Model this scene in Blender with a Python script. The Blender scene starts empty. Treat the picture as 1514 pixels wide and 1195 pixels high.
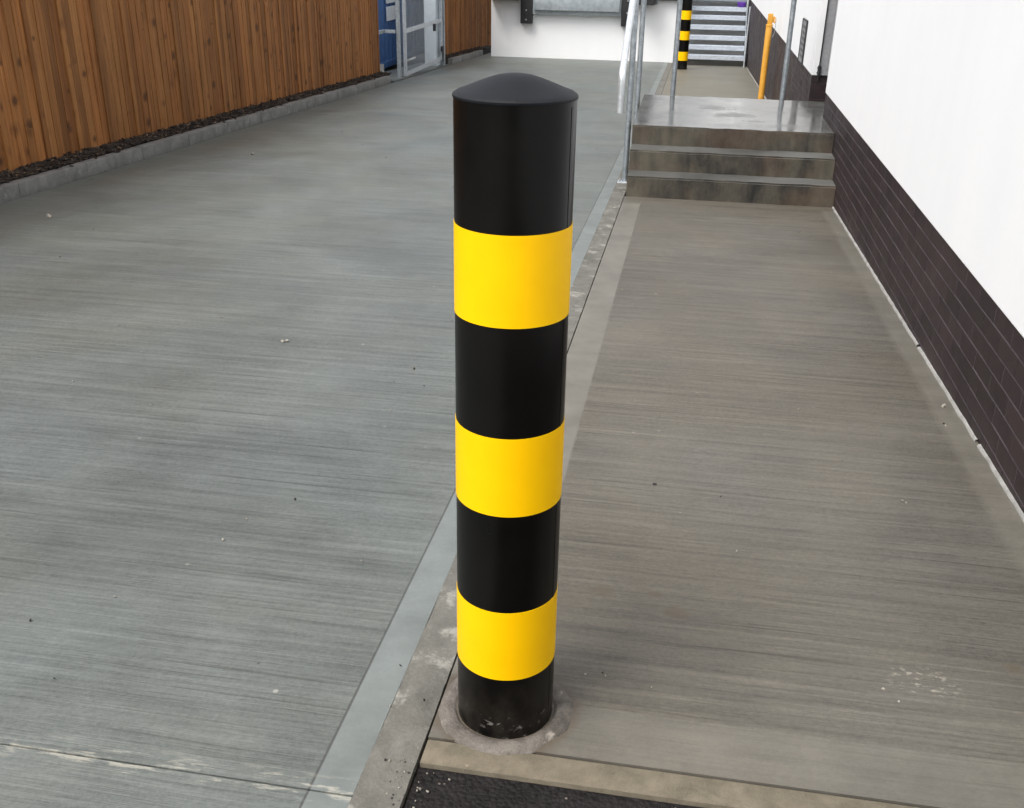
import bpy, bmesh, math, random
from mathutils import Vector, Matrix, noise as mnoise
random.seed(7)
C = bpy.context.scene.collection
SL = 0.04042          # the yard ramps gently down towards the loading dock
def gz(y): return -SL * y
def sk(y): return -.0088 * (min(y, 18) - 10.5)      # the fence line runs a shade off parallel

# ------------------------------------------------------------------ nodes
class N:
    def __init__(s, name):
        s.m = bpy.data.materials.new(name); s.m.use_nodes = True
        s.t = s.m.node_tree; s.b = s.t.nodes['Principled BSDF']; s.geo = None
    def link(s, a, b): s.t.links.new(a, b)
    def put(s, inp, v):
        if isinstance(v, bpy.types.NodeSocket): s.link(v, inp)
        elif isinstance(v, (tuple, list)):
            inp.default_value = tuple(v) + (1,) if len(v) == 3 and inp.type == 'RGBA' else v
        else: inp.default_value = v
    def node(s, t, **k):
        n = s.t.nodes.new(t)
        for a, b in k.items(): setattr(n, a, b)
        return n
    def math(s, op, a, b=0.0, c=None, clamp=False):
        n = s.node('ShaderNodeMath', operation=op, use_clamp=clamp)
        s.put(n.inputs[0], a); s.put(n.inputs[1], b)
        if c is not None: s.put(n.inputs[2], c)
        return n.outputs[0]
    def pos(s):
        if s.geo is None:
            s.geo = s.node('ShaderNodeNewGeometry')
            s.sep = s.node('ShaderNodeSeparateXYZ'); s.link(s.geo.outputs['Position'], s.sep.inputs[0])
        return s.geo.outputs['Position']
    def xyz(s):
        s.pos(); return s.sep.outputs[0], s.sep.outputs[1], s.sep.outputs[2]
    def obj(s):
        return s.node('ShaderNodeTexCoord').outputs['Object']
    def mp(s, v, scale, loc=(0, 0, 0)):
        n = s.node('ShaderNodeMapping'); s.link(v, n.inputs[0]); n.inputs['Scale'].default_value = scale; n.inputs['Location'].default_value = loc
        return n.outputs[0]
    def noise(s, v, scale=1.0, detail=3, rough=.55, dist=0.0, col=False):
        n = s.node('ShaderNodeTexNoise'); s.put(n.inputs['Vector'], v)
        n.inputs['Scale'].default_value = scale; n.inputs['Detail'].default_value = detail
        n.inputs['Roughness'].default_value = rough; n.inputs['Distortion'].default_value = dist
        return n.outputs['Color' if col else 'Fac']
    def vor(s, v, scale, out='Distance', rnd=1.0):
        n = s.node('ShaderNodeTexVoronoi'); s.put(n.inputs['Vector'], v)
        n.inputs['Scale'].default_value = scale; n.inputs['Randomness'].default_value = rnd
        return n.outputs[out]
    def ramp(s, f, a, b, c=0.0, d=1.0):       # linear remap, clamped
        n = s.node('ShaderNodeMapRange'); s.put(n.inputs[0], f)
        for i, q in enumerate((a, b, c, d)): n.inputs[i + 1].default_value = q
        return n.outputs[0]
    def mix(s, f, a, b, mode='MIX'):
        n = s.node('ShaderNodeMix', data_type='RGBA', blend_type=mode)
        s.put(n.inputs[0], f); s.put(n.inputs[6], a); s.put(n.inputs[7], b)
        return n.outputs[2]
    def bump(s, h, strength=.3, dist=.01, prev=None):
        n = s.node('ShaderNodeBump'); n.inputs['Strength'].default_value = strength
        n.inputs['Distance'].default_value = dist; s.put(n.inputs['Height'], h)
        if prev is not None: s.link(prev, n.inputs['Normal'])
        return n.outputs[0]
    def fin(s, col, rough=.6, normal=None, metal=0.0, spec=.5):
        s.put(s.b.inputs['Base Color'], col); s.put(s.b.inputs['Roughness'], rough)
        s.put(s.b.inputs['Metallic'], metal); s.b.inputs['Specular IOR Level'].default_value = spec
        if normal is not None: s.link(normal, s.b.inputs['Normal'])
        return s.m

def band(n, v, lo, hi, soft=.004, wob=None):   # 1 between lo and hi
    if wob is not None: v = n.math('ADD', v, wob)
    return n.math('MULTIPLY', n.ramp(v, lo - soft, lo + soft), n.ramp(v, hi - soft, hi + soft, 1, 0))

def brushed(name, dark, light, strips=(), kind='road'):
    n = N(name); P = n.pos(); x, y, z = n.xyz()
    warp = n.noise(n.mp(P, (.9, .9, .9)), 1, 2)
    comb = n.node('ShaderNodeCombineXYZ')
    n.put(comb.inputs[0], x); n.put(comb.inputs[1], n.math('ADD', y, n.math('MULTIPLY', warp, .03))); V = comb.outputs[0]
    s1 = n.noise(n.mp(V, (1.1, 60, 1)), 1, 5, .84)
    s2 = n.noise(n.mp(V, (3.2, 240, 1), (3, 5, 0)), 1, 3, .8)
    s3 = n.noise(n.mp(V, (.75, 22, 1), (9, 1, 0)), 1, 5, .8)
    bl = n.noise(n.mp(P, (1, .75, 1)), .62, 5, .62, .5)
    bl2 = n.noise(n.mp(P, (1, 1, 1), (7, 3, 0)), 2.1, 5, .65)
    gr = n.noise(P, 75, 5, .92)
    f = n.math('ADD', n.math('MULTIPLY', s1, .95), n.math('MULTIPLY', s2, .52))
    f = n.math('ADD', f, n.math('MULTIPLY', s3, .85)); f = n.math('ADD', f, n.math('MULTIPLY', bl, .62))
    f = n.math('ADD', f, n.math('MULTIPLY', bl2, .45)); f = n.math('ADD', f, n.math('MULTIPLY', gr, 1.0))
    col = n.mix(n.ramp(f, 1.80, 2.64), dark, light)
    # hue drift: warm and cool cement
    hue = n.noise(n.mp(P, (1, 1, 1), (2, 9, 4)), .8, 3)
    col = n.mix(n.ramp(hue, .35, .68, .0, .5), col, n.mix(1.0, col, (1.12, 1.0, .84), 'MULTIPLY'))
    # deep scored drag lines
    dl = n.noise(n.mp(V, (.7, 75, 1), (4, 7, 0)), 1, 3, .6)
    dm = n.ramp(dl, .58, .63)
    dm = n.math('MULTIPLY', dm, n.ramp(n.noise(P, 1.3, 2), .4, .6, .10, .6))
    col = n.mix(dm, col, n.mix(1.0, col, (.45, .43, .4), 'MULTIPLY'))
    rough = n.ramp(bl, .3, .7, .36, .58)
    hgt = n.math('ADD', n.math('MULTIPLY', s1, .8), n.math('MULTIPLY', s2, .7))
    hgt = n.math('SUBTRACT', hgt, n.math('MULTIPLY', dm, .5))
    # trowelled smooth margins
    sm = None
    wob = n.math('MULTIPLY', n.math('SUBTRACT', n.noise(P, 2.2, 3), .5), .018)
    for (axis, lo, hi, ylo, yhi) in strips:
        v = y if axis == 'y' else x
        o = x if axis == 'y' else y
        m = band(n, v, lo, hi, .016 if axis == 'w' else .004, wob if axis == 'w' else None)
        if axis != 'x': m = n.math('MULTIPLY', m, .62)
        m = n.math('MULTIPLY', m, band(n, o, ylo, yhi, .02))
        sm = m if sm is None else n.math('MAXIMUM', sm, m)
    if sm is not None:
        blot = n.noise(P, 6, 5, .6)
        sc = n.mix(n.ramp(n.math('ADD', blot, n.math('MULTIPLY', gr, .3)), .45, .85), [c * (.66 if kind == 'road' else .74) for c in light], [min(1, c * (.98 if kind == 'road' else 1.10)) for c in light])
        col = n.mix(n.math('MULTIPLY', sm, 0.9), col, sc)
        hgt = n.math('MULTIPLY', hgt, n.ramp(sm, 0, 1, 1, .12))
        if kind == 'road':  # blackened joint line beside the margin
            jl = band(n, x, -.646, -.641, .0015)
            col = n.mix(n.math('MULTIPLY', jl, .75), col, (.045, .043, .04))
    # specks: pale mortar crumbs, dark grit
    vd = n.vor(P, 11); vc = n.vor(P, 11, 'Color')
    pick = n.node('ShaderNodeSeparateColor'); n.link(vc, pick.inputs[0])
    clus = n.ramp(n.noise(n.mp(P, (1, 1, 1), (11, 4, 2)), 1.1, 2), .5, .6, .45, 1)
    spk = n.math('MULTIPLY', n.ramp(vd, .05, .085, 1, 0), n.math('GREATER_THAN', pick.outputs[0], .86))
    col = n.mix(n.math('MULTIPLY', n.math('MULTIPLY', spk, .6), clus), col, (.42, .41, .36))
    spd = n.math('MULTIPLY', n.ramp(vd, .03, .06, 1, 0), n.math('LESS_THAN', pick.outputs[0], .10))
    col = n.mix(n.math('MULTIPLY', spd, .7), col, (.03, .028, .025))
    if kind == 'road':   # crumbs of mortar along the cross joint
        bj = band(n, y, 1.415, 1.475, .02)
        cr = n.ramp(n.noise(n.mp(P, (9, 40, 1)), 1, 4, .75), .53, .62)
        col = n.mix(n.math('MULTIPLY', n.math('MULTIPLY', bj, cr), .45), col, (.48, .45, .37))
        u = n.math('ADD', n.math('MULTIPLY', n.math('SUBTRACT', x, -1.45), .75), n.math('MULTIPLY', n.math('SUBTRACT', y, 2.35), -.55))
        v = n.math('ADD', n.math('MULTIPLY', n.math('SUBTRACT', x, -1.45), .35), n.math('MULTIPLY', n.math('SUBTRACT', y, 2.35), .40))
        dp = n.math('SQRT', n.math('ADD', n.math('MULTIPLY', u, u), n.math('MULTIPLY', v, v)))
        dp = n.math('ADD', dp, n.math('MULTIPLY', n.math('SUBTRACT', bl2, .5), .9))   # damp stain in the slab
        col = n.mix(n.ramp(dp, .12, .62, .55, 0), col, n.mix(1.0, col, (.62, .60, .57), 'MULTIPLY'))
        ed = n.ramp(n.math('ADD', x, n.math('MULTIPLY', bl2, .8)), -4.4, -3.6, .3, 0)
        col = n.mix(ed, col, n.mix(1.0, col, (.92, .86, .74), 'MULTIPLY'))
    if kind == 'path':
        dx = n.math('SUBTRACT', x, -.2953); dy = n.math('SUBTRACT', y, 1.765)
        d = n.math('SQRT', n.math('ADD', n.math('MULTIPLY', dx, dx), n.math('MULTIPLY', dy, dy)))
        d = n.math('ADD', d, n.math('MULTIPLY', n.math('SUBTRACT', n.noise(P, 14, 4), .5), .06))
        col = n.mix(n.ramp(d, .158, .180, .6, 0), col, (.085, .062, .040))
        for (cx, cy, rx, ry) in ((.081, 2.222, .032, .03), (-.121, 2.288, .03, .028), (.02, 2.30, .02, .014), (.9, 2.15, .02, .02)):
            ex = n.math('DIVIDE', n.math('SUBTRACT', x, cx), rx); ey = n.math('DIVIDE', n.math('SUBTRACT', y, cy), ry)
            e = n.math('SQRT', n.math('ADD', n.math('MULTIPLY', ex, ex), n.math('MULTIPLY', ey, ey)))
            e = n.math('ADD', e, n.math('MULTIPLY', n.math('SUBTRACT', n.noise(P, 30, 3), .5), 1.4))
            col = n.mix(n.ramp(e, .6, 1.25, .6, 0), col, (.085, .065, .042))
        ex = n.math('DIVIDE', n.math('SUBTRACT', x, .67), .085); ey = n.math('DIVIDE', n.math('SUBTRACT', y, 2.05), .06)
        e = n.math('SQRT', n.math('ADD', n.math('MULTIPLY', ex, ex), n.math('MULTIPLY', ey, ey)))
        e = n.math('MULTIPLY', n.ramp(e, .5, 1.2, 1, 0), n.ramp(n.noise(n.mp(P, (45, 70, 1)), 1, 3), .55, .63))
        col = n.mix(n.math('MULTIPLY', e, .5), col, (.42, .39, .32))
    nb = n.bump(hgt, .55, .004); nb = n.bump(gr, .35, .002, nb)
    return n.fin(col, rough, nb, spec=.45)

def blotchy(name, a, b, scale=6, rough=.7, white=None, bumpd=.004, wthr=.6, streak=None, spec=.4):
    n = N(name); P = n.pos()
    f = n.noise(P, scale, 6, .65, .3); g = n.noise(P, scale * 18, 3, .7)
    col = n.mix(n.ramp(n.math('ADD', f, n.math('MULTIPLY', g, .5)), .5, 1.0), a, b)
    if white:
        w = n.ramp(n.noise(n.mp(P, (1, 1, 1), (5, 5, 5)), scale * 1.6, 6, .72), wthr, wthr + .10)
        col = n.mix(n.math('MULTIPLY', w, .8), col, white)
    nb = n.bump(n.math('ADD', f, n.math('MULTIPLY', g, .4)), .6, bumpd)
    return n.fin(col, rough, nb, spec=spec)

M = {}
M['road'] = brushed('brushed road concrete', (.052, .0590, .0555), (.186, .206, .198), [('x', -.643, -.551, -50, 60)], 'road')
M['path'] = brushed('brushed path concrete', (.043, .0392, .0325), (.158, .147, .123),
                    [('x', -.46, -.305, 1.86, 7.7), ('w', 1.05, 1.2, 1.6, 7.8), ('y', 1.6, 1.80, -.46, 4)], 'path')
M['path_far'] = brushed('brushed far path concrete', (.095, .090, .072), (.175, .167, .137), [], 'far')
M['rough'] = blotchy('rough kerb concrete', (.075, .073, .063), (.165, .158, .138), 7, .75, (.29, .278, .245), .008, .55)
M['kerb'] = blotchy('precast kerb concrete', (.105, .102, .094), (.26, .255, .24), 7, .6, (.38, .38, .36), .003, .60)
M['edging'] = blotchy('buff edging concrete', (.085, .072, .050), (.19, .163, .118), 16, .8, (.36, .32, .23), .004, .64)
M['fillet'] = blotchy('pale mortar fillet', (.17, .165, .152), (.36, .35, .33), 14, .8, None, .006)
M['collar'] = blotchy('pinkish mortar collar', (.052, .045, .037), (.200, .176, .152), 12, .7, (.36, .32, .27), .012, .60)

def mk_asphalt():
    n = N('damp black asphalt'); P = n.pos()
    v = n.vor(P, 95); g = n.noise(P, 60, 4, .7); g2 = n.noise(P, 9, 4)
    col = n.mix(n.ramp(n.math('ADD', g, n.math('MULTIPLY', g2, .4)), .5, .95), (.005, .0045, .0045), (.020, .017, .018))
    vc = n.node('ShaderNodeSeparateColor'); n.link(n.vor(P, 95, 'Color'), vc.inputs[0])
    st = n.math('MULTIPLY', n.math('GREATER_THAN', vc.outputs[0], .975), n.ramp(v, .22, .34, 1, 0))
    col = n.mix(n.math('MULTIPLY', st, .7), col, (.22, .19, .16))
    nb = n.bump(n.math('SUBTRACT', g, v), .9, .006)
    return n.fin(col, .75, nb, spec=.2)
M['asphalt'] = mk_asphalt()

def mk_steps():
    n = N('stained wet step concrete'); P = n.pos(); x, y, z = n.xyz()
    nz = n.node('ShaderNodeSeparateXYZ'); n.link(n.geo.outputs['Normal'], nz.inputs[0])
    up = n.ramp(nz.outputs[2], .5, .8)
    st = n.noise(n.mp(P, (9, 2, 2.5)), 1, 5, .7, .6); bl = n.noise(P, 5, 5, .65); g = n.noise(P, 120, 3, .7)
    f = n.math('ADD', n.math('MULTIPLY', st, .6), n.math('ADD', n.math('MULTIPLY', bl, .6), n.math('MULTIPLY', g, .2)))
    big = n.noise(n.mp(P, (1, 1, .4), (8, 2, 0)), 1.9, 3)
    f = n.math('ADD', f, n.math('MULTIPLY', n.math('SUBTRACT', big, .5), .7))
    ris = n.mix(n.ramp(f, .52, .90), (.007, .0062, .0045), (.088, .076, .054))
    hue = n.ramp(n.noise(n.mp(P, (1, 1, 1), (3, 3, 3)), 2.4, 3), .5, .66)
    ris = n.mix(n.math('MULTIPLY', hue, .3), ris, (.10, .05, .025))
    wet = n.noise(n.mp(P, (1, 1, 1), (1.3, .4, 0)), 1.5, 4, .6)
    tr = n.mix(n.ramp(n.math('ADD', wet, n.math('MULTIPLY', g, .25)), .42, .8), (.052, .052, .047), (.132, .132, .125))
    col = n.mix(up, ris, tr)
    # the top of the landing is under a film of rain water
    top = n.math('MULTIPLY', up, n.ramp(z, .12, .14))
    film = n.math('MULTIPLY', top, n.ramp(wet, .68, .60))
    rough = n.math('ADD', n.ramp(up, 0, 1, .75, .42), n.math('MULTIPLY', film, n.ramp(n.noise(P, 2.5, 3), .4, .6, -.30, -.20)))
    nb = n.bump(n.math('MULTIPLY', n.math('ADD', bl, n.math('MULTIPLY', g, .5)), n.ramp(top, 0, 1, 1, .04)), .5, .004)
    return n.fin(col, rough, nb, spec=.6)
M['steps'] = mk_steps()

def mk_wood():
    n = N('stained softwood boards'); P = n.pos(); x, y, z = n.xyz()
    rnd = n.geo.outputs['Random Per Island']
    off = n.node('ShaderNodeCombineXYZ'); n.put(off.inputs[0], n.math('MULTIPLY', rnd, 40)); n.put(off.inputs[2], n.math('MULTIPLY', rnd, 23))
    va = n.node('ShaderNodeVectorMath', operation='ADD'); n.link(P, va.inputs[0]); n.link(off.outputs[0], va.inputs[1]); V = va.outputs[0]
    gr = n.noise(n.mp(V, (8, 34, 1.1)), 1, 5, .65, 1.2)
    gf = n.noise(n.mp(V, (20, 190, 3)), 1, 3, .7)
    col = n.mix(n.ramp(gr, .3, .7), (.240, .098, .029), (.48, .232, .078))
    col = n.mix(n.ramp(gf, .35, .7, 0, .45), col, (.11, .042, .012))
    r2 = n.math('FRACT', n.math('MULTIPLY', rnd, 7.13))
    tone = n.mix(rnd, (.68, .63, .57), (1.20, 1.16, 1.10)); col = n.mix(1.0, col, tone, 'MULTIPLY')
    col = n.mix(n.math('MULTIPLY', r2, .35), col, n.mix(1.0, col, (1.1, .84, .68), 'MULTIPLY'))
    bl = n.noise(n.mp(P, (1, 1, .8)), 1.7, 4, .6)
    col = n.mix(n.ramp(bl, .38, .66, 0, .5), col, n.mix(1.0, col, (.60, .56, .52), 'MULTIPLY'))
    # knots
    kd = n.vor(n.mp(V, (1, 6.0, 6.5)), 1); kc = n.node('ShaderNodeSeparateColor'); n.link(n.vor(n.mp(V, (1, 6.0, 6.5)), 1, 'Color'), kc.inputs[0])
    kw = n.math('ADD', kd, n.math('MULTIPLY', n.noise(V, 40, 3), .10))
    kw = n.math('MULTIPLY', kw, n.math('ADD', .62, n.math('MULTIPLY', kc.outputs[1], 1.3)))
    kn = n.math('MULTIPLY', n.ramp(kw, .15, .30, 1, 0), n.math('GREATER_THAN', kc.outputs[0], .30))
    col = n.mix(n.math('MULTIPLY', kn, .72), col, (.040, .015, .006))
    ksh = n.math('MULTIPLY', n.ramp(kd, .12, .42, 1, 0), n.math('GREATER_THAN', kc.outputs[0], .7))
    col = n.mix(n.math('MULTIPLY', ksh, .5), col, (.10, .038, .012))
    nb = n.bump(n.math('ADD', gr, gf), .5, .002)
    return n.fin(col, .72, nb, spec=.3)
M['wood'] = mk_wood()

def mk_brick():
    n = N('dark purple engineering brick'); P = n.pos()
    rnd = n.geo.outputs['Random Per Island']
    col = n.mix(rnd, (.0130, .0080, .0088), (.030, .0182, .0195))
    f = n.noise(P, 30, 5, .7); sc = n.noise(n.mp(P, (1, 1, 1)), 3.2, 4, .6)
    col = n.mix(n.ramp(f, .35, .75, 0, .6), col, (.038, .024, .026))
    ef = n.ramp(n.noise(n.mp(P, (1, 1, 1.5), (4, 2, 8)), 8, 6, .75), .66, .80)
    col = n.mix(n.math('MULTIPLY', ef, .35), col, (.16, .14, .14))
    return n.fin(col, n.ramp(sc, .3, .7, .42, .65), n.bump(n.noise(P, 120, 3, .7), .35, .002), spec=.4)
M['brick'] = mk_brick()
M['mortar'] = blotchy('grey purple brick mortar', (.04, .030, .033), (.135, .110, .118), 5, .85)

def mk_render(name, a, b):
    n = N(name); P = n.pos()
    f = n.noise(P, 1.1, 4, .6); g = n.noise(P, 260, 2, .8)
    st = n.noise(n.mp(P, (3, 3, .5)), 1, 4, .6)
    col = n.mix(n.ramp(n.math('ADD', n.math('MULTIPLY', f, .5), n.math('MULTIPLY', st, .5)), .35, .65), a, b)
    return n.fin(col, .85, n.bump(g, .35, .003), spec=.3)
M['render'] = mk_render('white wall render', (.83, .84, .845), (.87, .875, .875))

def mk_metal(name, a, b, rough=.42, metal=.85, scale=14, bd=.001):
    n = N(name); P = n.obj()
    f = n.noise(P, scale, 4, .7); v = n.vor(P, scale * 3, 'Color'); c = n.node('ShaderNodeSeparateColor'); n.link(v, c.inputs[0])
    m = n.math('ADD', n.math('MULTIPLY', f, .7), n.math('MULTIPLY', c.outputs[0], .3))
    return n.fin(n.mix(n.ramp(m, .3, .7), a, b), n.ramp(f, .3, .7, rough - .08, rough + .1), n.bump(f, .2, bd), metal)
M['galv'] = mk_metal('galvanised tube', (.30, .34, .37), (.46, .50, .53), .45, .75)
M['bright'] = mk_metal('bright galvanised handrail', (.66, .70, .73), (.80, .83, .85), .36, .7)
M['galv_light'] = mk_metal('pale galvanised steel', (.50, .53, .56), (.66, .69, .72), .5, .55)
M['tread'] = mk_metal('galvanised stair treads', (.42, .46, .52), (.60, .65, .71), .55, .3)
M['beam'] = mk_metal('blue grey dock plate', (.30, .34, .36), (.42, .46, .48), .55, .4, 5)
M['black_rubber'] = mk_metal('black rubber', (.010, .010, .011), (.020, .020, .021), .6, 0)
M['dark_metal'] = mk_metal('dark metal', (.02, .02, .022), (.045, .045, .05), .5, .3)
M['frame_grey'] = mk_metal('grey painted frame', (.25, .255, .265), (.31, .315, .325), .5, .1)
M['yellow_pole'] = mk_metal('ochre painted steel', (.58, .27, .028), (.68, .34, .04), .5, 0)
M['purple'] = mk_metal('purple plastic', (.075, .02, .22), (.12, .04, .34), .35, 0)
M['blue'] = mk_metal('blue painted steel', (.035, .105, .27), (.055, .145, .34), .5, 0, 3)
M['white_panel'] = mk_metal('pale painted panel', (.68, .76, .80), (.78, .84, .87), .5, 0, 3)
M['bolt'] = mk_metal('zinc bolts', (.6, .6, .6), (.75, .75, .75), .3, .9)

def mk_black():
    n = N('black plastic sleeve'); P = n.obj()
    f = n.noise(P, 5, 4, .6); g = n.noise(P, 220, 2, .7)
    scr = n.ramp(n.noise(n.mp(P, (30, 30, 9)), 1, 4, .8), .735, .76)
    col = n.mix(n.ramp(f, .35, .7), (.0026, .0023, .0020), (.0050, .0044, .0038))
    col = n.mix(n.math('MULTIPLY', scr, .18), col, (.12, .12, .12))
    sp = n.node('ShaderNodeSeparateXYZ'); n.link(P, sp.inputs[0]); zz = sp.outputs[2]
    low = n.ramp(zz, .035, .20, 1, 0); dn = n.noise(n.mp(P, (1, 1, .6)), 22, 5, .75)
    col = n.mix(n.math('MULTIPLY', n.math('MULTIPLY', low, n.ramp(dn, .42, .68)), .28), col, (.060, .052, .042))
    sc2 = n.math('MULTIPLY', n.ramp(zz, .05, .085, 1, 0), n.ramp(n.noise(n.mp(P, (1, 1, 2.5), (3, 0, 0)), 26, 4, .8), .60, .66))
    col = n.mix(n.math('MULTIPLY', sc2, .6), col, (.22, .21, .19))
    return n.fin(col, n.ramp(f, .3, .7, .26, .36), n.bump(g, .08, .0006), spec=.16)
M['black'] = mk_black()
def mk_cap():
    n = N('textured black cap'); P = n.obj(); g = n.noise(P, 330, 2, .8); f = n.noise(P, 12, 4, .6)
    col = n.mix(n.ramp(n.math('ADD', f, n.math('MULTIPLY', g, .4)), .4, .95), (.004, .0042, .0052), (.0110, .0122, .0155))
    return n.fin(col, .55, n.bump(g, .6, .0015), spec=.22)
M['cap'] = mk_cap()
def mk_yellow():
    n = N('yellow reflective tape'); P = n.obj(); f = n.noise(P, 6, 4, .6)
    g = n.vor(n.mp(P, (1, 1, 1)), 420); d = n.ramp(n.noise(n.mp(P, (1, 1, 1), (3, 3, 1)), 25, 5, .75), .68, .8)
    col = n.mix(n.ramp(f, .3, .7), (.92, .505, .0004), (.96, .555, .0006))
    col = n.mix(n.math('MULTIPLY', d, .12), col, (.45, .28, .04))
    return n.fin(col, .45, n.bump(g, .06, .0004), spec=.14)
M['yellow'] = mk_yellow()
def mk_bark():
    n = N('wet bark chips'); n.pos(); r = n.geo.outputs['Random Per Island']
    c = n.mix(n.ramp(r, 0, .85), (.010, .007, .005), (.042, .026, .015)); c = n.mix(n.ramp(r, .93, .97), c, (.15, .10, .055))
    return n.fin(c, .7)
M['bark'] = mk_bark()
M['soil'] = blotchy('dark soil', (.008, .006, .004), (.028, .019, .012), 30, .8, None, .02)
def mk_grit():
    n = N('loose grit'); n.pos(); r = n.geo.outputs['Random Per Island']
    c = n.mix(n.math('GREATER_THAN', r, .45), (.02, .018, .016), (.27, .25, .21)); return n.fin(c, .7)
M['grit'] = mk_grit()

# ------------------------------------------------------------------ mesh helpers
def link(name, bm, m, parent=None, loc=(0, 0, 0), rotz=0, smooth=None):
    bmesh.ops.recalc_face_normals(bm, faces=bm.faces)
    me = bpy.data.meshes.new(name); bm.to_mesh(me); bm.free()
    me.materials.append(M[m] if isinstance(m, str) else m)
    if smooth is not None:
        me.polygons.foreach_set('use_smooth', [True] * len(me.polygons))
        me.set_sharp_from_angle(angle=math.radians(smooth))
    o = bpy.data.objects.new(name, me); C.objects.link(o); o.location = loc; o.rotation_euler = (0, 0, rotz)
    if parent: o.parent = parent
    return o
def tag(o, label=None, cat=None, group=None, kind=None):
    if label: o['label'] = label
    if cat: o['category'] = cat
    if group: o['group'] = group
    if kind: o['kind'] = kind
    return o
def thing(name, label, cat, loc=(0, 0, 0), rotz=0, group=None):
    o = bpy.data.objects.new(name, None); C.objects.link(o); o.location = loc; o.rotation_euler = (0, 0, rotz)
    o.empty_display_size = .1
    return tag(o, label, cat, group)
def NB(): return bmesh.new()
def box(bm, x0, x1, y0, y1, z0, z1, bev=0.0, slope=False):
    vs = []
    for x in (x0, x1):
        for y in (y0, y1):
            for z in (z0, z1):
                vs.append(bm.verts.new((x, y, z + (gz(y) if slope else 0))))
    idx = [(0, 1, 3, 2), (4, 6, 7, 5), (0, 4, 5, 1), (2, 3, 7, 6), (0, 2, 6, 4), (1, 5, 7, 3)]
    fs = [bm.faces.new([vs[i] for i in f]) for f in idx]
    if bev > 0:
        es = {e for f in fs for e in f.edges}
        bmesh.ops.bevel(bm, geom=list(es), offset=bev, segments=2, affect='EDGES', profile=.6)
def lathe(bm, prof, seg=48, cx=0, cy=0):
    rings = []
    for r, z in prof:
        if r < 1e-6: rings.append([bm.verts.new((cx, cy, z))])
        else: rings.append([bm.verts.new((cx + r * math.cos(a * 2 * math.pi / seg), cy + r * math.sin(a * 2 * math.pi / seg), z)) for a in range(seg)])
    for A, B in zip(rings, rings[1:]):
        for i in range(seg):
            j = (i + 1) % seg
            if len(A) == 1 and len(B) == 1: continue
            if len(A) == 1: bm.faces.new((A[0], B[i], B[j]))
            elif len(B) == 1: bm.faces.new((A[i], A[j], B[0]))
            else: bm.faces.new((A[i], A[j], B[j], B[i]))
def tube(bm, pts, r, seg=16, caps=True):
    pts = [Vector(p) for p in pts]; rings = []; up = None
    for i, p in enumerate(pts):
        t = (pts[min(i + 1, len(pts) - 1)] - pts[max(i - 1, 0)]).normalized()
        if up is None:
            a = Vector((1, 0, 0)) if abs(t.x) < .9 else Vector((0, 1, 0)); up = (a - t * a.dot(t)).normalized()
        else: up = (up - t * up.dot(t)).normalized()
        s = t.cross(up)
        rings.append([bm.verts.new(p + up * r * math.cos(k * 2 * math.pi / seg) + s * r * math.sin(k * 2 * math.pi / seg)) for k in range(seg)])
    for A, B in zip(rings, rings[1:]):
        for k in range(seg): bm.faces.new((A[k], A[(k + 1) % seg], B[(k + 1) % seg], B[k]))
    if caps: bm.faces.new(rings[0]); bm.faces.new(rings[-1])
def bend(a, b, c, r, n=7):      # rounded corner at b
    a, b, c = Vector(a), Vector(b), Vector(c)
    p, q = b + (a - b).normalized() * r, b + (c - b).normalized() * r
    return [((1 - t) ** 2) * p + 2 * t * (1 - t) * b + t * t * q for t in [i / n for i in range(n + 1)]]
def grid(bm, x0, x1, y0, y1, nx, ny, h, thick=.03):
    V = [[bm.verts.new((x0 + (x1 - x0) * i / nx, y0 + (y1 - y0) * j / ny, gz(y0 + (y1 - y0) * j / ny) + h(x0 + (x1 - x0) * i / nx, y0 + (y1 - y0) * j / ny))) for j in range(ny + 1)] for i in range(nx + 1)]
    for i in range(nx):
        for j in range(ny): bm.faces.new((V[i][j], V[i + 1][j], V[i + 1][j + 1], V[i][j + 1]))
    border = [V[i][0] for i in range(nx + 1)] + [V[nx][j] for j in range(1, ny + 1)] + [V[i][ny] for i in range(nx - 1, -1, -1)] + [V[0][j] for j in range(ny - 1, 0, -1)]
    low = [bm.verts.new((v.co.x, v.co.y, v.co.z - thick)) for v in border]
    for k in range(len(border)):
        l = (k + 1) % len(border); bm.faces.new((border[k], border[l], low[l], low[k]))
def lump(bm, c, s, n=1):
    r = bmesh.ops.create_icosphere(bm, subdivisions=n, radius=1)
    rot = Matrix.Rotation(random.random() * 6.28, 3, Vector((random.random() - .5, random.random() - .5, random.random() - .49)).normalized())
    for v in r['verts']:
        d = v.co * random.uniform(.72, 1.2); d = rot @ Vector((d.x * s[0], d.y * s[1], d.z * s[2])); v.co = Vector(c) + d

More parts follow.
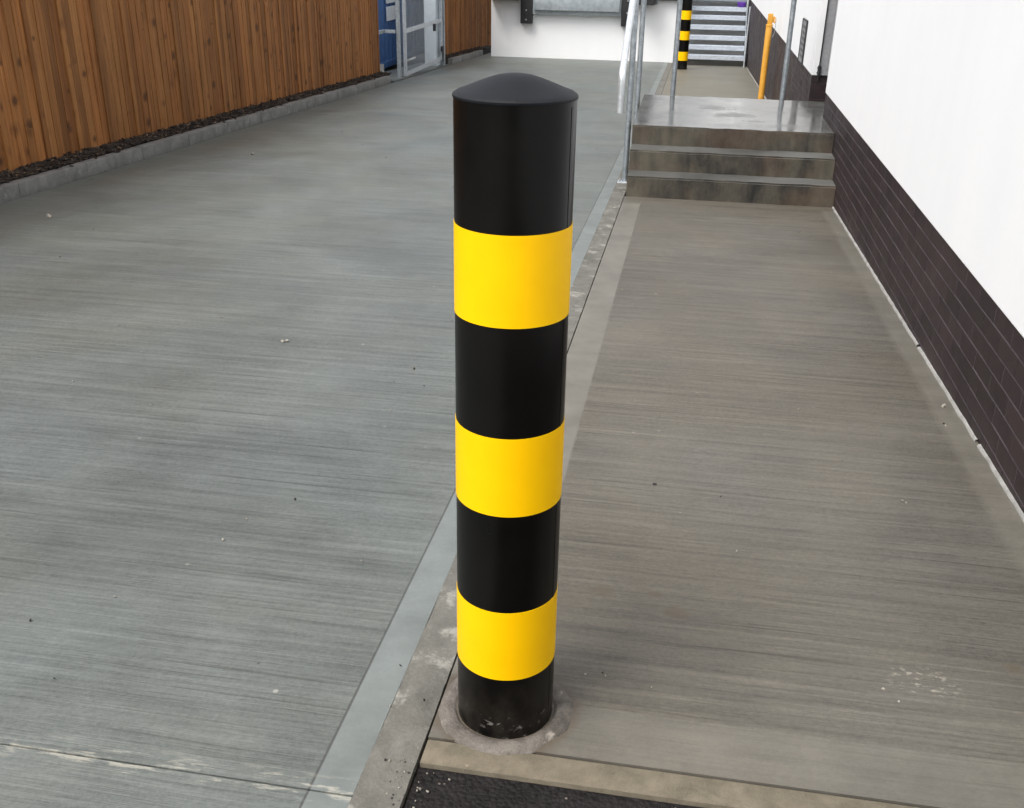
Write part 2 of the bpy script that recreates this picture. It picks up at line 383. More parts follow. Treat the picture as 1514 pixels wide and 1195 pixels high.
# ------------------------------------------------------------------ ground
def ground(name, fn, m, label=None, kind='structure', smooth=None):
    bm = NB(); fn(bm); return tag(link(name, bm, m, smooth=smooth), label, kind=kind)
ground('ground', lambda bm: box(bm, -160, 160, -160, 160, -.35, -.10, slope=True), 'asphalt')
ground('yard_asphalt', lambda bm: grid(bm, -.4435, 6, -6, 1.556, 60, 60, lambda x, y: -.010 + .004 * mnoise.noise((x * 9, y * 9, 0)), .1), 'asphalt')
def road(bm):
    box(bm, -4.83, -.5515, -6, 1.4375, -.1, 0, slope=True)
    box(bm, -4.83, -.5515, 1.4425, 27, -.1, 0, slope=True)
    for v in bm.verts:
        if v.co.x < -4: v.co.x += sk(v.co.y)
    box(bm, -5.6, -4.905, 17.0, 21.4, -.1, -.001, slope=True)
ground('road', road, 'road')
def rough(bm):
    def h(x, y): return .0015 + .007 * mnoise.noise((x * 13, y * 6, 1)) + .004 * mnoise.noise((x * 40, y * 33, 4))
    grid(bm, -.5505, -.4485, 0, 8.6, 12, 520, h, .08)
    grid(bm, -.5505, -.4485, 8.602, 24.1, 8, 300, h, .08)
ground('channel_strip', rough, 'rough', smooth=50)
ground('pathway', lambda bm: box(bm, -.4425, 1.1595, 1.6355, 7.95, -.1, .004, slope=True), 'path')
ground('pathway_beyond_landing', lambda bm: box(bm, -.4425, 1.1595, 10.262, 25.9, -.1, .004, slope=True), 'path_far')
ground('pathway_margin', lambda bm: box(bm, 1.1605, 6, 1.6355, 2.2, -.1, -.03, slope=True), 'path')
def edging(bm):
    for a, b in ((-.4425, .586), (.590, 1.62), (1.624, 2.65), (2.654, 3.6)):
        box(bm, a, b, 1.5575, 1.631, -.12, .002, .004)
    for v in bm.verts: v.co.z += gz(v.co.y) + (.0015 * mnoise.noise((v.co.x * 4, 1, 1)))
ground('path_edging', edging, 'edging', smooth=35)
# kerb along the fence in 0.9 m lengths
def kerb(bm):
    y = 3.0
    while y < 24.4:
        if not (17.1 < y + .45 < 20.9):
            e = min(y + .912, 24.55); dz = random.uniform(-.003, .003)
            n0 = len(bm.verts); bm.verts.ensure_lookup_table()
            box(bm, -4.93 + random.uniform(-.003, .003), -4.8315, y, e, -.1, .105 + dz, .009)
            bm.verts.ensure_lookup_table()
            for v in bm.verts[n0:]: v.co.z += gz(v.co.y); v.co.x += sk(v.co.y)
        y += .915
kb = NB(); kerb(kb); tag(link('kerb', kb, 'kerb', smooth=40), kind='structure')
def mh(x, y): return .088 + .02 * mnoise.noise((x * 9, y * 7, 0)) + .16 * max(0, -4.96 - x)
def soilbed(bm):
    for a, b in ((2, 17.0), (21.0, 26.5)):
        grid(bm, -5.19, -4.9335, a, b, 6, int((b - a) * 14), lambda x, y: mh(x, y), .15)
    for v in bm.verts: v.co.x += sk(v.co.y)
ground('soil_bed', soilbed, 'soil', smooth=60)
bm = NB()
for k in range(9000):
    y = 5 + 20.5 * random.random() ** 1.7
    if 17.1 < y < 21.0: continue
    x = random.uniform(-5.12, -4.92 if random.random() < .97 else -4.85)
    z = gz(y) + mh(x, y) + .008 + random.uniform(-.004, .016) + (.012 if x > -4.935 else 0)
    l, w, t = random.uniform(.012, .034), random.uniform(.005, .013), random.uniform(.002, .006)
    R = Matrix.Rotation(random.random() * 6.28, 3, 'Z') @ Matrix.Rotation(random.gauss(0, .45), 3, 'X') @ Matrix.Rotation(random.gauss(0, .35), 3, 'Y')
    vs = [bm.verts.new(Vector((x + sk(y), y, z)) + R @ Vector((a * l * random.uniform(.7, 1), b * w * random.uniform(.6, 1), c * t))) for a in (-1, 1) for b in (-1, 1) for c in (-1, 1)]
    for f in [(0, 1, 3, 2), (4, 6, 7, 5), (0, 4, 5, 1), (2, 3, 7, 6), (0, 2, 6, 4), (1, 5, 7, 3)]: bm.faces.new([vs[i] for i in f])
tag(link('bark_mulch', bm, 'bark'), 'dark bark chip mulch between the kerb and the timber fence', 'mulch', kind='stuff')
# loose grit
bm = NB()
for (x, y, s) in ((-1.72, 4.03, .011), (-1.06, 3.83, .008), (-4.2, 6.07, .02), (-4.0, 9.0, .016), (.0, 2.95, .006), (-.09, 1.93, .0035), (1.10, 3.9, .010), (1.07, 3.7, .006), (.8, 3.0, .006)):
    for q in range(2): lump(bm, (x + random.uniform(-.01, .01), y + random.uniform(-.01, .01), gz(y) + s * .35 + .004), (s, s * .8, s * .45))
for k in range(230):
    y = 1.2 + 12 * random.random() ** 2; x = random.uniform(-4.8, 1.1)
    if random.random() < .3: x = random.uniform(-4.82, -4.6) if random.random() < .6 else random.uniform(-.56, -.44)
    if 7.9 < y < 10.3 and x > -.5: continue
    s = random.uniform(.0018, .0052); lump(bm, (x, y, gz(y) + .005), (s, s, s * .6), 1)
for k in range(130):    # crumbling edge of the asphalt
    y = random.uniform(1.2, 1.56); x = -.444 + abs(random.gauss(0, 1)) * (-.022 if random.random() < .6 else .05)
    s = random.uniform(.0012, .0036); lump(bm, (x, y, gz(y) + (-.003 if x > -.444 else .002)), (s, s, s * .7), 1)
tag(link('loose_grit', bm, 'grit'), 'loose dark and pale grit scattered over the wet concrete', 'grit', kind='stuff')
# mortar fillet between path and brickwork
def fillet(bm):
    for a, b in ((1.64, 3.52), (3.56, 4.62), (4.65, 8.0), (10.5, 23.3)):
        n = int((b - a) * 22); A = []
        for i in range(n + 1):
            y = a + (b - a) * i / n
            w = .010 + .005 * mnoise.noise((y * 9, 0, 0)) + .003 * mnoise.noise((y * 40, 3, 0)); h = .011 + .004 * mnoise.noise((y * 14, 5, 0))
            A.append([bm.verts.new((1.1525 - w, y, gz(y) + .002)), bm.verts.new((1.1525 - w * .8, y, gz(y) + .004 + h * .7)), bm.verts.new((1.1525, y, gz(y) + .004 + h))])
        for P, Q in zip(A, A[1:]):
            for k in (0, 1): bm.faces.new((P[k], P[k + 1], Q[k + 1], Q[k]))
ground('mortar_fillet', fillet, 'fillet', smooth=60)

# ------------------------------------------------------------------ bollards
BX, BY, BR = -.2955, 1.765, .1068
def make_bollard():
    t = thing('bollard', 'large black and yellow banded bollard in the foreground, set in a ring of mortar', 'bollard', (BX, BY, gz(BY)), 0, 'striped bollards')
    bm = NB(); lathe(bm, [(0, -.02), (BR, -.02), (BR, .03), (BR, 1.346), (0, 1.346)], 128)
    # overlapping edge of the sleeve
    for s in (0,):
        a = -.30; c, si = math.cos(a), math.sin(a)
        for k in range(1): pass
        v = [Vector(((BR + d) * math.cos(a + w), (BR + d) * math.sin(a + w), z)) for z in (.0, 1.335) for (d, w) in ((-.001, -.010), (.0007, -.004), (.0007, .05), (-.001, .07))]
        vs = [bm.verts.new(p) for p in v]
        for i in range(3): bm.faces.new((vs[i], vs[i + 1], vs[i + 5], vs[i + 4]))
    link('sleeve', bm, 'black', t, smooth=30)
    for z0, z1 in ((.170, .342), (.570, .739), (.960, 1.129)):
        bm = NB(); r = BR + .0009
        lathe(bm, [(BR - .001, z0), (r, z0), (r, z1), (BR - .001, z1)], 128); link('reflective_band', bm, 'yellow', t, smooth=30)
    bm = NB(); R = BR + .0016; z = 1.351
    prof = [(BR - .002, z - .0065), (R - .0006, z - .0065), (R, z - .0055), (R, z - .002), (R - .002, z), (R * .93, z + .0035), (R * .80, z + .0085), (R * .62, z + .0165), (R * .45, z + .0235), (R * .30, z + .0285), (R * .15, z + .0312), (0, z + .032)]
    lathe(bm, prof, 128); link('cap', bm, 'cap', t, smooth=40)
    return t
bol = make_bollard()
bm = NB(); seg = 96; rings = []
for (r, h) in ((BR + .001, -.006), (BR + .0065, .005), (BR + .012, .0085), (BR + .022, .0115), (BR + .034, .008), (BR + .044, .002), (BR + .048, -.004)):
    ring = []
    for k in range(seg):
        a = k * 2 * math.pi / seg; rr = r + (.011 * mnoise.noise((math.cos(a) * 2.2, math.sin(a) * 2.2, 3)) + .004 * mnoise.noise((math.cos(a) * 9, math.sin(a) * 9, 1))) * (1 if r > BR + .02 else .2)
        x, y = rr * math.cos(a), rr * math.sin(a); x = max(x, -.1465)
        ring.append(bm.verts.new((x, y, gz(y) + .004 + h * (.8 + .5 * mnoise.noise((x * 30, y * 30, 2))))))
    rings.append(ring)
for A, B in zip(rings, rings[1:]):
    for k in range(seg): bm.faces.new((A[k], A[(k + 1) % seg], B[(k + 1) % seg], B[k]))
link('mortar_collar', bm, 'collar', bol, smooth=70)
b2 = bol.copy(); C.objects.link(b2); b2.location = (-.22, 22.1, gz(22.1) + .01)
b2['label'] = 'smaller looking black and yellow banded bollard in the distance beside the metal staircase'
for ch in list(bol.children):
    if ch.name.startswith('mortar'): continue
    c = ch.copy(); C.objects.link(c); c.parent = b2

# ------------------------------------------------------------------ steps and landing
st = thing('concrete_steps', 'stained concrete steps rising to a wet landing beside the brick wall', 'steps', (.36, 8.2, gz(8.2)))
def part_w(name, bm, m, parent, smooth=None):      # mesh given in world coordinates, parented to an unrotated thing
    bmesh.ops.translate(bm, vec=-Vector(parent.location), verts=bm.verts); return link(name, bm, m, parent, smooth=smooth)
def rag(bm, amp=.006):
    for v in bm.verts: v.co += Vector((0, amp * mnoise.noise((v.co.x * 9, v.co.z * 30, 1)), amp * .7 * mnoise.noise((v.co.x * 7, v.co.y * 9, 2))))
def step(x0, x1, y0, y1, z0, z1, bev=.013, n=90):
    bm = NB(); box(bm, x0, x1, y0, y1, z0, z1)
    bmesh.ops.bisect_plane
    for i in range(1, n):
        x = x0 + (x1 - x0) * i / n
        g = bmesh.ops.bisect_plane(bm, geom=bm.verts[:] + bm.edges[:] + bm.faces[:], plane_co=(x, 0, 0), plane_no=(1, 0, 0))
    es = [e for e in bm.edges if all(abs(v.co.z - z1) < 1e-5 and abs(v.co.y - y0) < 1e-5 for v in e.verts)]
    bmesh.ops.bevel(bm, geom=es, offset=bev, segments=2, affect='EDGES'); rag(bm); return bm
part_w('step', step(-.432, 1.1515, 7.945, 8.60, -.50, -.156), 'steps', st, 40)
part_w('step', step(-.436, 1.1512, 8.185, 8.62, -.45, .003), 'steps', st, 40)
bm = step(-.440, 1.1508, 8.435, 10.245, -.60, .1555); 
part_w('landing', bm, 'steps', st, 40)
bm = NB(); box(bm, 1.152, 1.33, 9.37, 10.245, -.2, .1545); part_w('threshold', bm, 'steps', st)

# ------------------------------------------------------------------ tubular railing
PX = -.487
r = .0242
rl = thing('stair_railing', 'galvanised tubular railing with a bright sloping handrail beside the concrete steps', 'railing', (PX, 8.58, gz(8.58)))
hx = PX
P = [(hx, 7.49, .388)]
P += bend((hx, 7.49, .388), (hx, 7.49, .655), (hx, 8.46, 1.255), .05)
P += bend((hx, 7.49, .655), (hx, 8.46, 1.255), (hx, 10.1, 1.255), .08)
P += bend((hx, 8.46, 1.255), (hx, 10.31, 1.255), (.3, 10.31, 1.255), .08)
P += [(1.12, 10.31, 1.255)]
bm = NB(); tube(bm, P, .0250, 20); part_w('handrail', bm, 'bright', rl, 40)
for (x, y, z0, zt) in ((PX + .003, 8.58, gz(8.58), 1.235), (PX + .003, 9.82, gz(9.82), 1.235), (-.170, 10.312, gz(10.3), 1.235), (.872, 10.312, gz(10.3), 1.235)):
    bm = NB(); tube(bm, [(x, y, z0), (x, y, zt)], r, 20); p = part_w('post', bm, 'galv', rl, 40)
    bm = NB(); box(bm, x - .06, x + .06, y - .05, y + .05, z0 + .001, z0 + .011, .002); f = part_w('base_plate', bm, 'galv_light', rl)
    f.parent = p
    for a, b in ((-.042, -.032), (.042, -.032), (-.042, .032), (.042, .032)):
        bm = NB(); lathe(bm, [(0, z0 + .027), (.009, z0 + .027), (.009, z0 + .010)], 6, x + a, y + b); bo = part_w('bolt', bm, 'bolt', rl); bo.parent = p
bm = NB(); tube(bm, [(PX + .003, 8.6, .70), (PX + .003, 10.312, .70)], .001, 4)
bm.free()

# ------------------------------------------------------------------ building on the right
bd = thing('rendered_building', 'white rendered building with dark brick plinth along the right side', 'building', (1.15, 9.9, gz(9.9)))
D0, D1, WT = 9.355, 10.62, .351
bm = NB()
box(bm, 1.149, 1.5, -4, D0, WT, 5.2, .004); part_w('rendered_wall', bm, 'render', bd)
bm = NB(); box(bm, 1.149, 1.5, D1, 25.8, WT, 5.2, .004); part_w('rendered_wall', bm, 'render', bd)
bm = NB(); box(bm, 1.1492, 1.5, D0 + .001, D1 - .001, 2.45, 5.19); part_w('lintel_wall', bm, 'render', bd)
def bricks(face, a0, a1, zfun, fixed, depth=.012):
    """face 'x': bricks run along y, looking towards -x; face 'y': bricks run along x, looking towards -y"""
    bm = NB(); CH, BL = .0735, .2235; J = .0055; JP = .0042; nrow = 0; z1 = WT - .004
    while z1 > -1.3:
        z0 = z1 - CH + J; o = (nrow % 2) * .5 * BL + random.uniform(-.003, .003); a = a0 - o
        while a < a1:
            b = min(a + BL - JP, a1); s = max(a, a0)
            if b - s > .01 and z1 > zfun(s) - .08:
                e = random.uniform(0, .0022); p = .001
                q = [(s + p, z0 + p), (b - p, z0 + p), (b - p, z1 - p), (s + p, z1 - p)]; Q = [(s, z0), (b, z0), (b, z1), (s, z1)]
                def P3(u, w, d): return (fixed + d, u, w) if face == 'x' else (u, fixed + d, w)
                F = [bm.verts.new(P3(u, w, e)) for u, w in q]; G = [bm.verts.new(P3(u, w, e + .0012)) for u, w in Q]; K = [bm.verts.new(P3(u, w, depth)) for u, w in Q]
                bm.faces.new(F)
                for i in range(4):
                    j = (i + 1) % 4; bm.faces.new((F[i], F[j], G[j], G[i])); bm.faces.new((G[i], G[j], K[j], K[i]))
            a += BL
        z1 -= CH; nrow += 1
    return bm
part_w('brick_plinth', bricks('x', -1, D0 - .004, gz, 1.1530), 'brick', bd)
part_w('brick_plinth', bricks('x', D1 + .003, 25.6, gz, 1.1530), 'brick', bd)
part_w('brick_return', bricks('y', 1.1545, 1.5, lambda a: -.3, D1 + .0005), 'brick', bd)
bm = NB(); box(bm, 1.1553, 1.48, -1, D0 - .004, -1.3, WT - .001); part_w('mortar_bed', bm, 'mortar', bd)
bm = NB(); box(bm, 1.1553, 1.48, D1 + .0062, 25.6, -1.4, WT - .001); part_w('mortar_bed', bm, 'mortar', bd)
dr = NB(); box(dr, 1.34, 1.38, D0 + .02, D1 - .02, .16, 2.44, .003); d = part_w('door', dr, 'frame_grey', bd)
bm = NB(); tube(bm, [(1.335, 9.55, 1.10), (1.29, 9.55, 1.10), (1.29, 9.66, 1.10)], .009, 10); h = part_w('handle', bm, 'bolt', bd, 40); h.parent = d; 
for a, b in ((D1 - .022, D1 - .001), (D0 + .001, D0 + .022)):
    bm = NB(); box(bm, 1.212, 1.292, a, b, WT + .004, 2.44, .002); part_w('door_frame', bm, 'frame_grey', bd)
bm = NB(); tube(bm, [(1.210, D1 - .036, .31), (1.210, D1 - .036, 2.0)], .006, 8); tube(bm, [(1.211, D1 - .036, .35), (1.211, D1 - .036, .445)], .016, 10); tube(bm, [(1.211, D1 - .036, .375), (1.211, D1 - .036, .385)], .021, 10); tube(bm, [(1.211, D1 - .036, .42), (1.211, D1 - .036, .43)], .021, 10)
part_w('drop_rod', bm, 'dark_metal', bd, 40)

vt = thing('wall_vent', 'small grey perforated vent plate on the white wall above the bricks', 'vent', (1.149, 11.78, .36))
bm = NB(); box(bm, 1.137, 1.1485, 11.56, 12.0, .356, .775, .002); part_w('plate', bm, 'frame_grey', vt)
bm = NB()
for k in range(6):
    z = .42 + k * .058
    for yy in (11.67, 11.78, 11.89):
        vs = [bm.verts.new((1.1362, yy + a, z + b)) for a, b in ((-.045, 0), (0, -.025), (.045, 0), (0, .025))]; bm.faces.new(vs)
part_w('perforation', bm, 'dark_metal', vt)
bm = NB()
for y0, y1, z0, z1 in ((11.548, 11.559, .354, .777), (12.001, 12.012, .354, .777), (11.56, 12.0, .776, .786)): box(bm, 1.130, 1.1485, y0, y1, z0, z1)
part_w('frame', bm, 'dark_metal', vt)

# ------------------------------------------------------------------ ochre post
yp = thing('yellow_post', 'slim ochre yellow steel post with a locking lug standing against the brick wall', 'post', (1.0, 15.3, gz(15.3)))
R = .043
bm = NB(); lathe(bm, [(0, -.02), (R, -.02), (R, 1.095), (R * .96, 1.10), (0, 1.10)], 32); link('tube', bm, 'yellow_pole', yp, smooth=35)
bm = NB(); lathe(bm, [(R - .001, 1.075), (R + .004, 1.078), (R + .004, 1.104), (R * .8, 1.110), (0, 1.110)], 32); link('collar', bm, 'yellow_pole', yp, smooth=35)
bm = NB(); box(bm, -.030, .036, -.030, .030, 1.11, 1.245, .006); link('top_section', bm, 'yellow_pole', yp, smooth=35)
bm = NB(); box(bm, .028, .066, -.014, .014, 1.13, 1.205, .006); tube(bm, [(.05, 0, 1.21), (.075, -.01, 1.19), (.082, -.01, 1.15), (.06, -.01, 1.12)], .006, 8); link('locking_lug', bm, 'yellow_pole', yp, smooth=35)
bm = NB(); tube(bm, [(.078, -.01, 1.15), (.084, -.01, 1.08), (.076, -.01, .98), (.05, -.02, .93)], .004, 6); link('chain', bm, 'galv', yp)

# ------------------------------------------------------------------ dock wall at the far end
BYW = 24.15
dk = thing('loading_dock', 'white loading dock wall with a steel leveller between black buffers at the far end', 'loading dock', (-2.6, BYW, gz(BYW)))
bm = NB(); box(bm, -4.63, -.34, BYW, BYW + .3, -1.3, 4.5, .003); part_w('wall', bm, 'render', dk)
bm = NB(); box(bm, -.6401, -.3405, BYW + .301, 25.6, -1.3, 4.5); part_w('return_wall', bm, 'render', dk)
bm = NB(); box(bm, -.64, 1.8, 25.8, 26.1, -1.4, 4.5); part_w('rear_wall', bm, 'render', dk)
for a, b in ((-3.93, -3.665), (-1.66, -1.40)):
    bm = NB(); box(bm, a, b, BYW - .16, BYW - .001, -.235, .47, .012); bu = part_w('buffer', bm, 'black_rubber', dk, 40)
    for zz in (-.15, .05, .30):
        bm = NB(); tube(bm, [((a + b) / 2, BYW - .155, zz), ((a + b) / 2, BYW - .172, zz)], .016, 10); bo = part_w('bolt', bm, 'bolt', dk); bo.parent = bu
bm = NB(); box(bm, -3.655, -1.67, BYW - .14, BYW - .001, -.03, .43, .006); box(bm, -3.62, -1.70, BYW - .21, BYW - .141, .06, .40, .02); part_w('leveller', bm, 'beam', dk, 40)
for a, b, z in ((-4.62, -3.94, .262), (-1.36, -.93, .235)):
    bm = NB(); box(bm, a, b, BYW - .42, BYW - .001, z, 3.6, .02); part_w('shelter_pad', bm, 'black_rubber', dk)
bm = NB(); box(bm, -4.62, -.93, BYW - .42, BYW - .001, 3.61, 4.2, .02); part_w('shelter_pad', bm, 'black_rubber', dk)
bm = NB()
for k in range(16): box(bm, -3.64, -1.69, BYW - .03, BYW - .001, .47 + k * .19, .47 + k * .19 + .186, .006)
part_w('roller_door', bm, 'frame_grey', dk)
bm = NB(); tube(bm, [(-.895, BYW - .04, .24), (-.895, BYW - .04, 4.3)], .025, 12); part_w('downpipe', bm, 'galv', dk, 40)
bm = NB(); box(bm, -.86, -.345, BYW - .12, BYW - .001, .325, .42, .004); part_w('edge_angle', bm, 'dark_metal', dk)

# ------------------------------------------------------------------ metal staircase
ms = thing('metal_staircase', 'open galvanised metal staircase climbing beside the dark brick wall', 'staircase', (.46, 23.45, gz(23.45)))
TZ = [-.735, -.555, -.372, -.175, .015, .185]
for k, z in enumerate(TZ):
    y = 23.45 + .25 * k; bm = NB()
    box(bm, -.165, 1.075, y, y + .018, z - .085, z, .002); box(bm, -.165, 1.075, y + .019, y + .255, z - .012, z - .002, .001)
    for q in range(7): box(bm, -.165, 1.075, y + .03 + q * .033, y + .036 + q * .033, z - .004 + .003, z + .001)
    part_w('tread', bm, 'tread', ms)
bm = NB(); box(bm, -.165, 1.075, 24.95, 25.75, .30, .36, .003); part_w('platform', bm, 'galv', ms)
for x in (-.185, 1.078):
    bm = NB(); vs = []
    for xx in (x, x + .016):
        vs.append([bm.verts.new((xx, yy, zz)) for yy, zz in ((23.42, -.95), (23.66, -.95), (25.1, .16), (25.75, .16), (25.75, .37), (24.93, .37), (23.42, -.74))])
    bm.faces.new(vs[0]); bm.faces.new(vs[1])
    for i in range(7): j = (i + 1) % 7; bm.faces.new((vs[0][i], vs[0][j], vs[1][j], vs[1][i]))
    part_w('stringer', bm, 'galv', ms)
for x in (1.092,):
    bm = NB(); tube(bm, [(x, 23.40, gz(23.4)), (x, 23.40, .28)], .017, 12); part_w('post', bm, 'galv_light', ms, 40)
for x in (-.19,):
    bm = NB(); tube(bm, [(x, 23.44, -.3)] + bend((x, 23.44, -.3), (x, 23.44, .10), (x, 25.1, 1.33), .08) + [(x, 25.1, 1.33)], .02, 12); part_w('handrail', bm, 'galv_light', ms, 40)
bm = NB(); box(bm, -.09, .09, -.07, .07, 0, .115, .03)
for v in bm.verts: v.co += Vector((mnoise.noise(v.co * 14), mnoise.noise(v.co * 14 + Vector((5, 0, 0))), 0)) * .02
pb = tag(link('plastic_bag', bm, 'purple', loc=(.965, 24.83, .186), smooth=60), 'small purple plastic bag lying on the top tread of the metal staircase', 'bag')

# ------------------------------------------------------------------ timber fence
def fence(name, y0, y1, label, group):
    t = thing(name, label, 'fence', (-5.1, (y0 + y1) / 2, gz((y0 + y1) / 2)), 0, group)
    bm = NB(); y = y0; k = 0; X0 = -5.128
    while y < y1:
        w = random.choice((.100, .118, .105, .125, .09, .112)); e = min(y + w, y1)
        top = gz(y) + 2.3 + random.uniform(-.004, .004); bot = gz(y) + random.uniform(.03, .09)
        lean = random.uniform(-.005, .005); ov = .014; dx = random.uniform(-.003, .003)
        # feather-edge board: thick edge laps over the thin edge of its neighbour
        sec = [(y, .0160), (e + ov, .0092), (e + ov, -.001), (y, -.001)]
        if k % 5 == 4: sec = [(y - .01, .024), (y + .05, .024), (y + .05, .006), (y - .01, .006)]; e = y + .045
        nz = 6; R_ = []
        for i in range(nz + 1):
            z = bot + (top - bot) * i / nz; wv = lean * i / nz + .0025 * mnoise.noise((y * 3, z * 1.3, 0)); tw = .003 * mnoise.noise((y * 5, z, 7))
            R_.append([bm.verts.new((X0 + sk(y) + dx + d + tw, yy + wv, z)) for yy, d in sec])
        for A, B in zip(R_, R_[1:]):
            for q in range(4): bm.faces.new((A[q], A[(q + 1) % 4], B[(q + 1) % 4], B[q]))
        bm.faces.new(R_[0]); bm.faces.new(R_[-1]); y = e; k += 1
    part_w('board_panel', bm, 'wood', t)
    bm = NB()
    for zz in (.35, 1.2, 2.05): box(bm, -5.19, -5.14, y0 + .01, y1 - .01, zz, zz + .08, slope=True)
    for v in bm.verts: v.co.x += sk(v.co.y)
    part_w('rail', bm, 'wood', t)
fence('timber_fence', 2.2, 17.02, 'long stained vertical board fence to the left of the wire mesh gate', 'timber fences')
fence('timber_fence', 20.99, 27.5, 'short stained board fence between the mesh gate and the white dock wall', 'timber fences')

# ------------------------------------------------------------------ gate
GX = -5.0
gt = thing('mesh_gate', 'galvanised steel gate with fine wire mesh between the two timber fences', 'gate', (GX, 19.2, gz(19.2)))
for (y, w) in ((17.66, .03), (20.93, .036)):
    bm = NB(); box(bm, GX - w, GX + w, y - w, y + w, gz(y) - .1, 1.72, .006); part_w('post', bm, 'galv', gt)
bm = NB(); box(bm, GX - .26, GX - .22, 16.3, 17.62, .015, .07, .003); box(bm, GX - .22, GX - .031, 17.58, 17.62, .015, .07, .003); part_w('side_rail', bm, 'galv', gt)
lf = NB(); a, b, z0, z1 = 18.03, 20.80, -.735, 1.62
box(lf, GX - .025, GX + .025, a, a + .07, z0, z1, .003); box(lf, GX - .025, GX + .025, b - .06, b, z0, z1, .003)
box(lf, GX - .025, GX + .025, a + .071, b - .061, z0, z0 + .065, .003); box(lf, GX - .025, GX + .025, a + .071, b - .061, -.018, .05, .003); box(lf, GX - .025, GX + .025, a + .071, b - .061, z1 - .06, z1, .003)
lf = part_w('leaf_frame', lf, 'galv_light', gt)
bm = NB(); box(bm, GX - .025, GX + .025, 17.69, 17.95, gz(18) + .04, 1.6, .003)
bm.free()
bm = NB()
def wire(x, y0, y1, z0, z1): box(bm, x - .0018, x + .0018, y0, y1, z0, z1)
z = z0 + .08
while z < z1 - .06: wire(GX - .0285, a + .05, b - .03, z, z + .0030); z += .0170
y = a + .11
while y < b - .06: wire(GX - .0325, y, y + .0030, z0 + .04, z1 - .03); y += .0762
part_w('wire_mesh', bm, 'galv', gt)
bm = NB()
z = gz(17.8) + .02
while z < z1 - .06: box(bm, GX - .0303, GX - .0267, 17.67, 18.02, z, z + .0030); z += .0170
part_w('wire_mesh', bm, 'galv', gt)
bm = NB(); box(bm, GX + .026, GX + .07, 20.0, 20.09, -.13, .0, .006); part_w('lock', bm, 'dark_metal', gt)
bm = NB(); tube(bm, [(GX + .04, 18.10, -.47), (GX + .04, 18.55, -.47)], .02, 10); part_w('slide_bolt', bm, 'bolt', gt, 40)
bm = NB(); box(bm, GX + .026, GX + .06, 20.62, 20.78, -.56, -.46, .005); tube(bm, [(GX + .05, 20.7, -.75), (GX + .05, 20.7, -.50)], .014, 8); part_w('hinge', bm, 'dark_metal', gt, 40)

# ------------------------------------------------------------------ behind the gate
cb = thing('storage_container', 'blue ribbed steel container standing behind the mesh gate', 'container', (-7.1, 20.5, gz(20.5)))
bm = NB(); pts = []
y = 16.2
while y < 23.3:
    for dy, dx in ((0, 0), (.11, 0), (.145, -.035), (.245, -.035)): pts.append((y + dy, dx))
    y += .28
A = [bm.verts.new((-6.0 + d, y, -.74)) for y, d in pts]; B = [bm.verts.new((-6.0 + d, y, 1.65)) for y, d in pts]
for i in range(len(pts) - 1): bm.faces.new((A[i], A[i + 1], B[i + 1], B[i]))
part_w('side_panel', bm, 'blue', cb)
bm = NB(); box(bm, -8.3, -6.05, 16.2, 23.3, -.74, 1.65); part_w('shell', bm, 'blue', cb)
bm = NB(); box(bm, -6.08, -5.98, 16.2, 23.36, 1.651, 1.77, .01); box(bm, -6.08, -5.98, 16.2, 23.36, -.86, -.741, .01); part_w('frame_rail', bm, 'blue', cb)
for z0, z1 in ((-.0, .26), (.32, .62)):
    bm = NB(); box(bm, -5.998, -5.965, 20.35, 20.95, z0, z1, .01); part_w('cover_plate', bm, 'white_panel', cb)
wc = thing('site_cabinet', 'tall narrow pale cabinet seen through the right part of the mesh gate', 'cabinet', (-5.18, 20.78, gz(20.78)))
bm = NB(); box(bm, -5.305, -5.05, 20.62, 20.95, -.84, 1.5, .008); part_w('body', bm, 'white_panel', wc)
for z0, z1 in ((-.80, .30), (.31, 1.46)):
    bm = NB(); box(bm, -5.293, -5.062, 20.60, 20.619, z0, z1, .005); dd = part_w('door', bm, 'white_panel', wc)
bm = NB(); n0 = 0
for (x, y, z, s, a) in ((-5.45, 17.75, -.60, (.10, .2, .10), .3), (-5.35, 18.05, -.66, (.07, .12, .06), .9)):
    pass
bm.free()
bm = NB(); box(bm, -.09, .09, -.22, .22, 0, .20, .01)
for v in bm.verts: v.co += Vector((mnoise.noise(v.co * 9), mnoise.noise(v.co * 9 + Vector((3, 1, 0))), mnoise.noise(v.co * 9 + Vector((0, 7, 0))))) * .015
o = tag(link('concrete_block', bm, 'kerb', loc=(-5.42, 17.85, gz(17.85) - .07), rotz=.35), 'grey concrete block lying behind the gate post in front of the blue container', 'block')
o.rotation_euler = (.35, 0, .3)

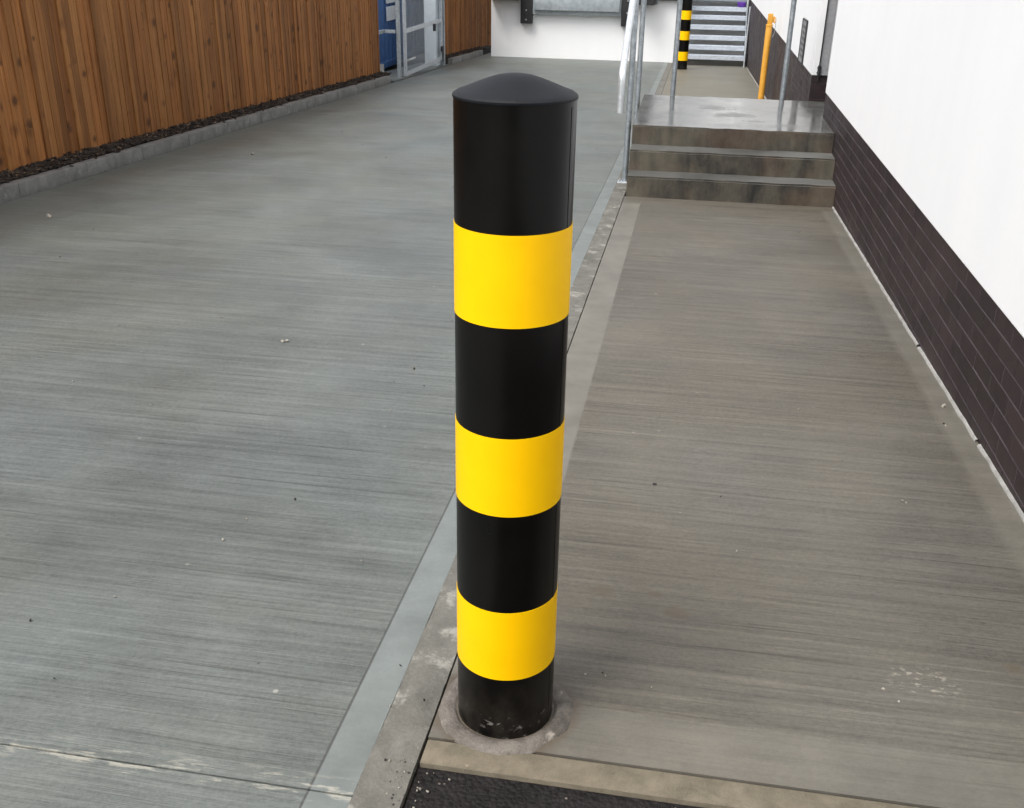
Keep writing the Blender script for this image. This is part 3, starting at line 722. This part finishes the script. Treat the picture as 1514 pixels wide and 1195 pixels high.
# ------------------------------------------------------------------ light
w = bpy.data.worlds.new("World"); bpy.context.scene.world = w; w.use_nodes = True; nt = w.node_tree
sky = nt.nodes.new('ShaderNodeTexSky'); sky.sky_type = 'NISHITA'; sky.sun_disc = False
EL, AZ = math.radians(58), math.radians(-140)       # high veiled sun, over the left shoulder
sky.sun_elevation = EL; sky.sun_rotation = AZ; sky.air_density = 1.0; sky.dust_density = 4.0; sky.ozone_density = 1.0
hs = nt.nodes.new('ShaderNodeHueSaturation'); hs.inputs['Saturation'].default_value = .28
nt.links.new(sky.outputs[0], hs.inputs['Color']); nt.links.new(hs.outputs[0], nt.nodes['Background'].inputs[0]); nt.nodes['Background'].inputs[1].default_value = .13
sun = bpy.data.lights.new('sun', 'SUN'); sun.energy = 1.15; sun.angle = math.radians(25); sun.color = (1, .97, .93)
so = bpy.data.objects.new('sun', sun); C.objects.link(so)
d = Vector((math.sin(AZ) * math.cos(EL), math.cos(AZ) * math.cos(EL), math.sin(EL))); so.rotation_euler = d.to_track_quat('Z', 'Y').to_euler(); so.location = (-6, -4, 12)

# ------------------------------------------------------------------ camera
YAW, PITCH, ROLL, F, H = -.16391958, .43348799, -.01734165, 1488.6686, 1.52023
cy, sy = math.cos(YAW), math.sin(YAW)
fwd = Vector((sy * math.cos(PITCH), cy * math.cos(PITCH), -math.sin(PITCH)))
right = Vector((cy, -sy, 0)); down = fwd.cross(right)
r2 = math.cos(ROLL) * right + math.sin(ROLL) * down; d2 = -math.sin(ROLL) * right + math.cos(ROLL) * down
cam = bpy.data.cameras.new('camera'); co = bpy.data.objects.new('camera', cam); C.objects.link(co)
Mx = Matrix((r2, -d2, -fwd)).transposed().to_4x4(); Mx.translation = (0, 0, H); co.matrix_world = Mx
cam.sensor_fit = 'HORIZONTAL'; cam.sensor_width = 36; cam.lens = F / 1514 * 36; cam.clip_end = 1000; cam.clip_start = .02
sc = bpy.context.scene; sc.camera = co
sc.view_settings.view_transform = 'Standard'; sc.view_settings.look = 'None'; sc.view_settings.gamma = 1; sc.view_settings.exposure = .98
sc.render.engine = 'CYCLES'; sc.cycles.use_denoising = True; sc.cycles.denoiser = 'OPENIMAGEDENOISE'; sc.cycles.denoising_input_passes = 'RGB_ALBEDO_NORMAL'; sc.cycles.denoising_prefilter = 'ACCURATE'; sc.cycles.max_bounces = 6; sc.cycles.sample_clamp_indirect = 4
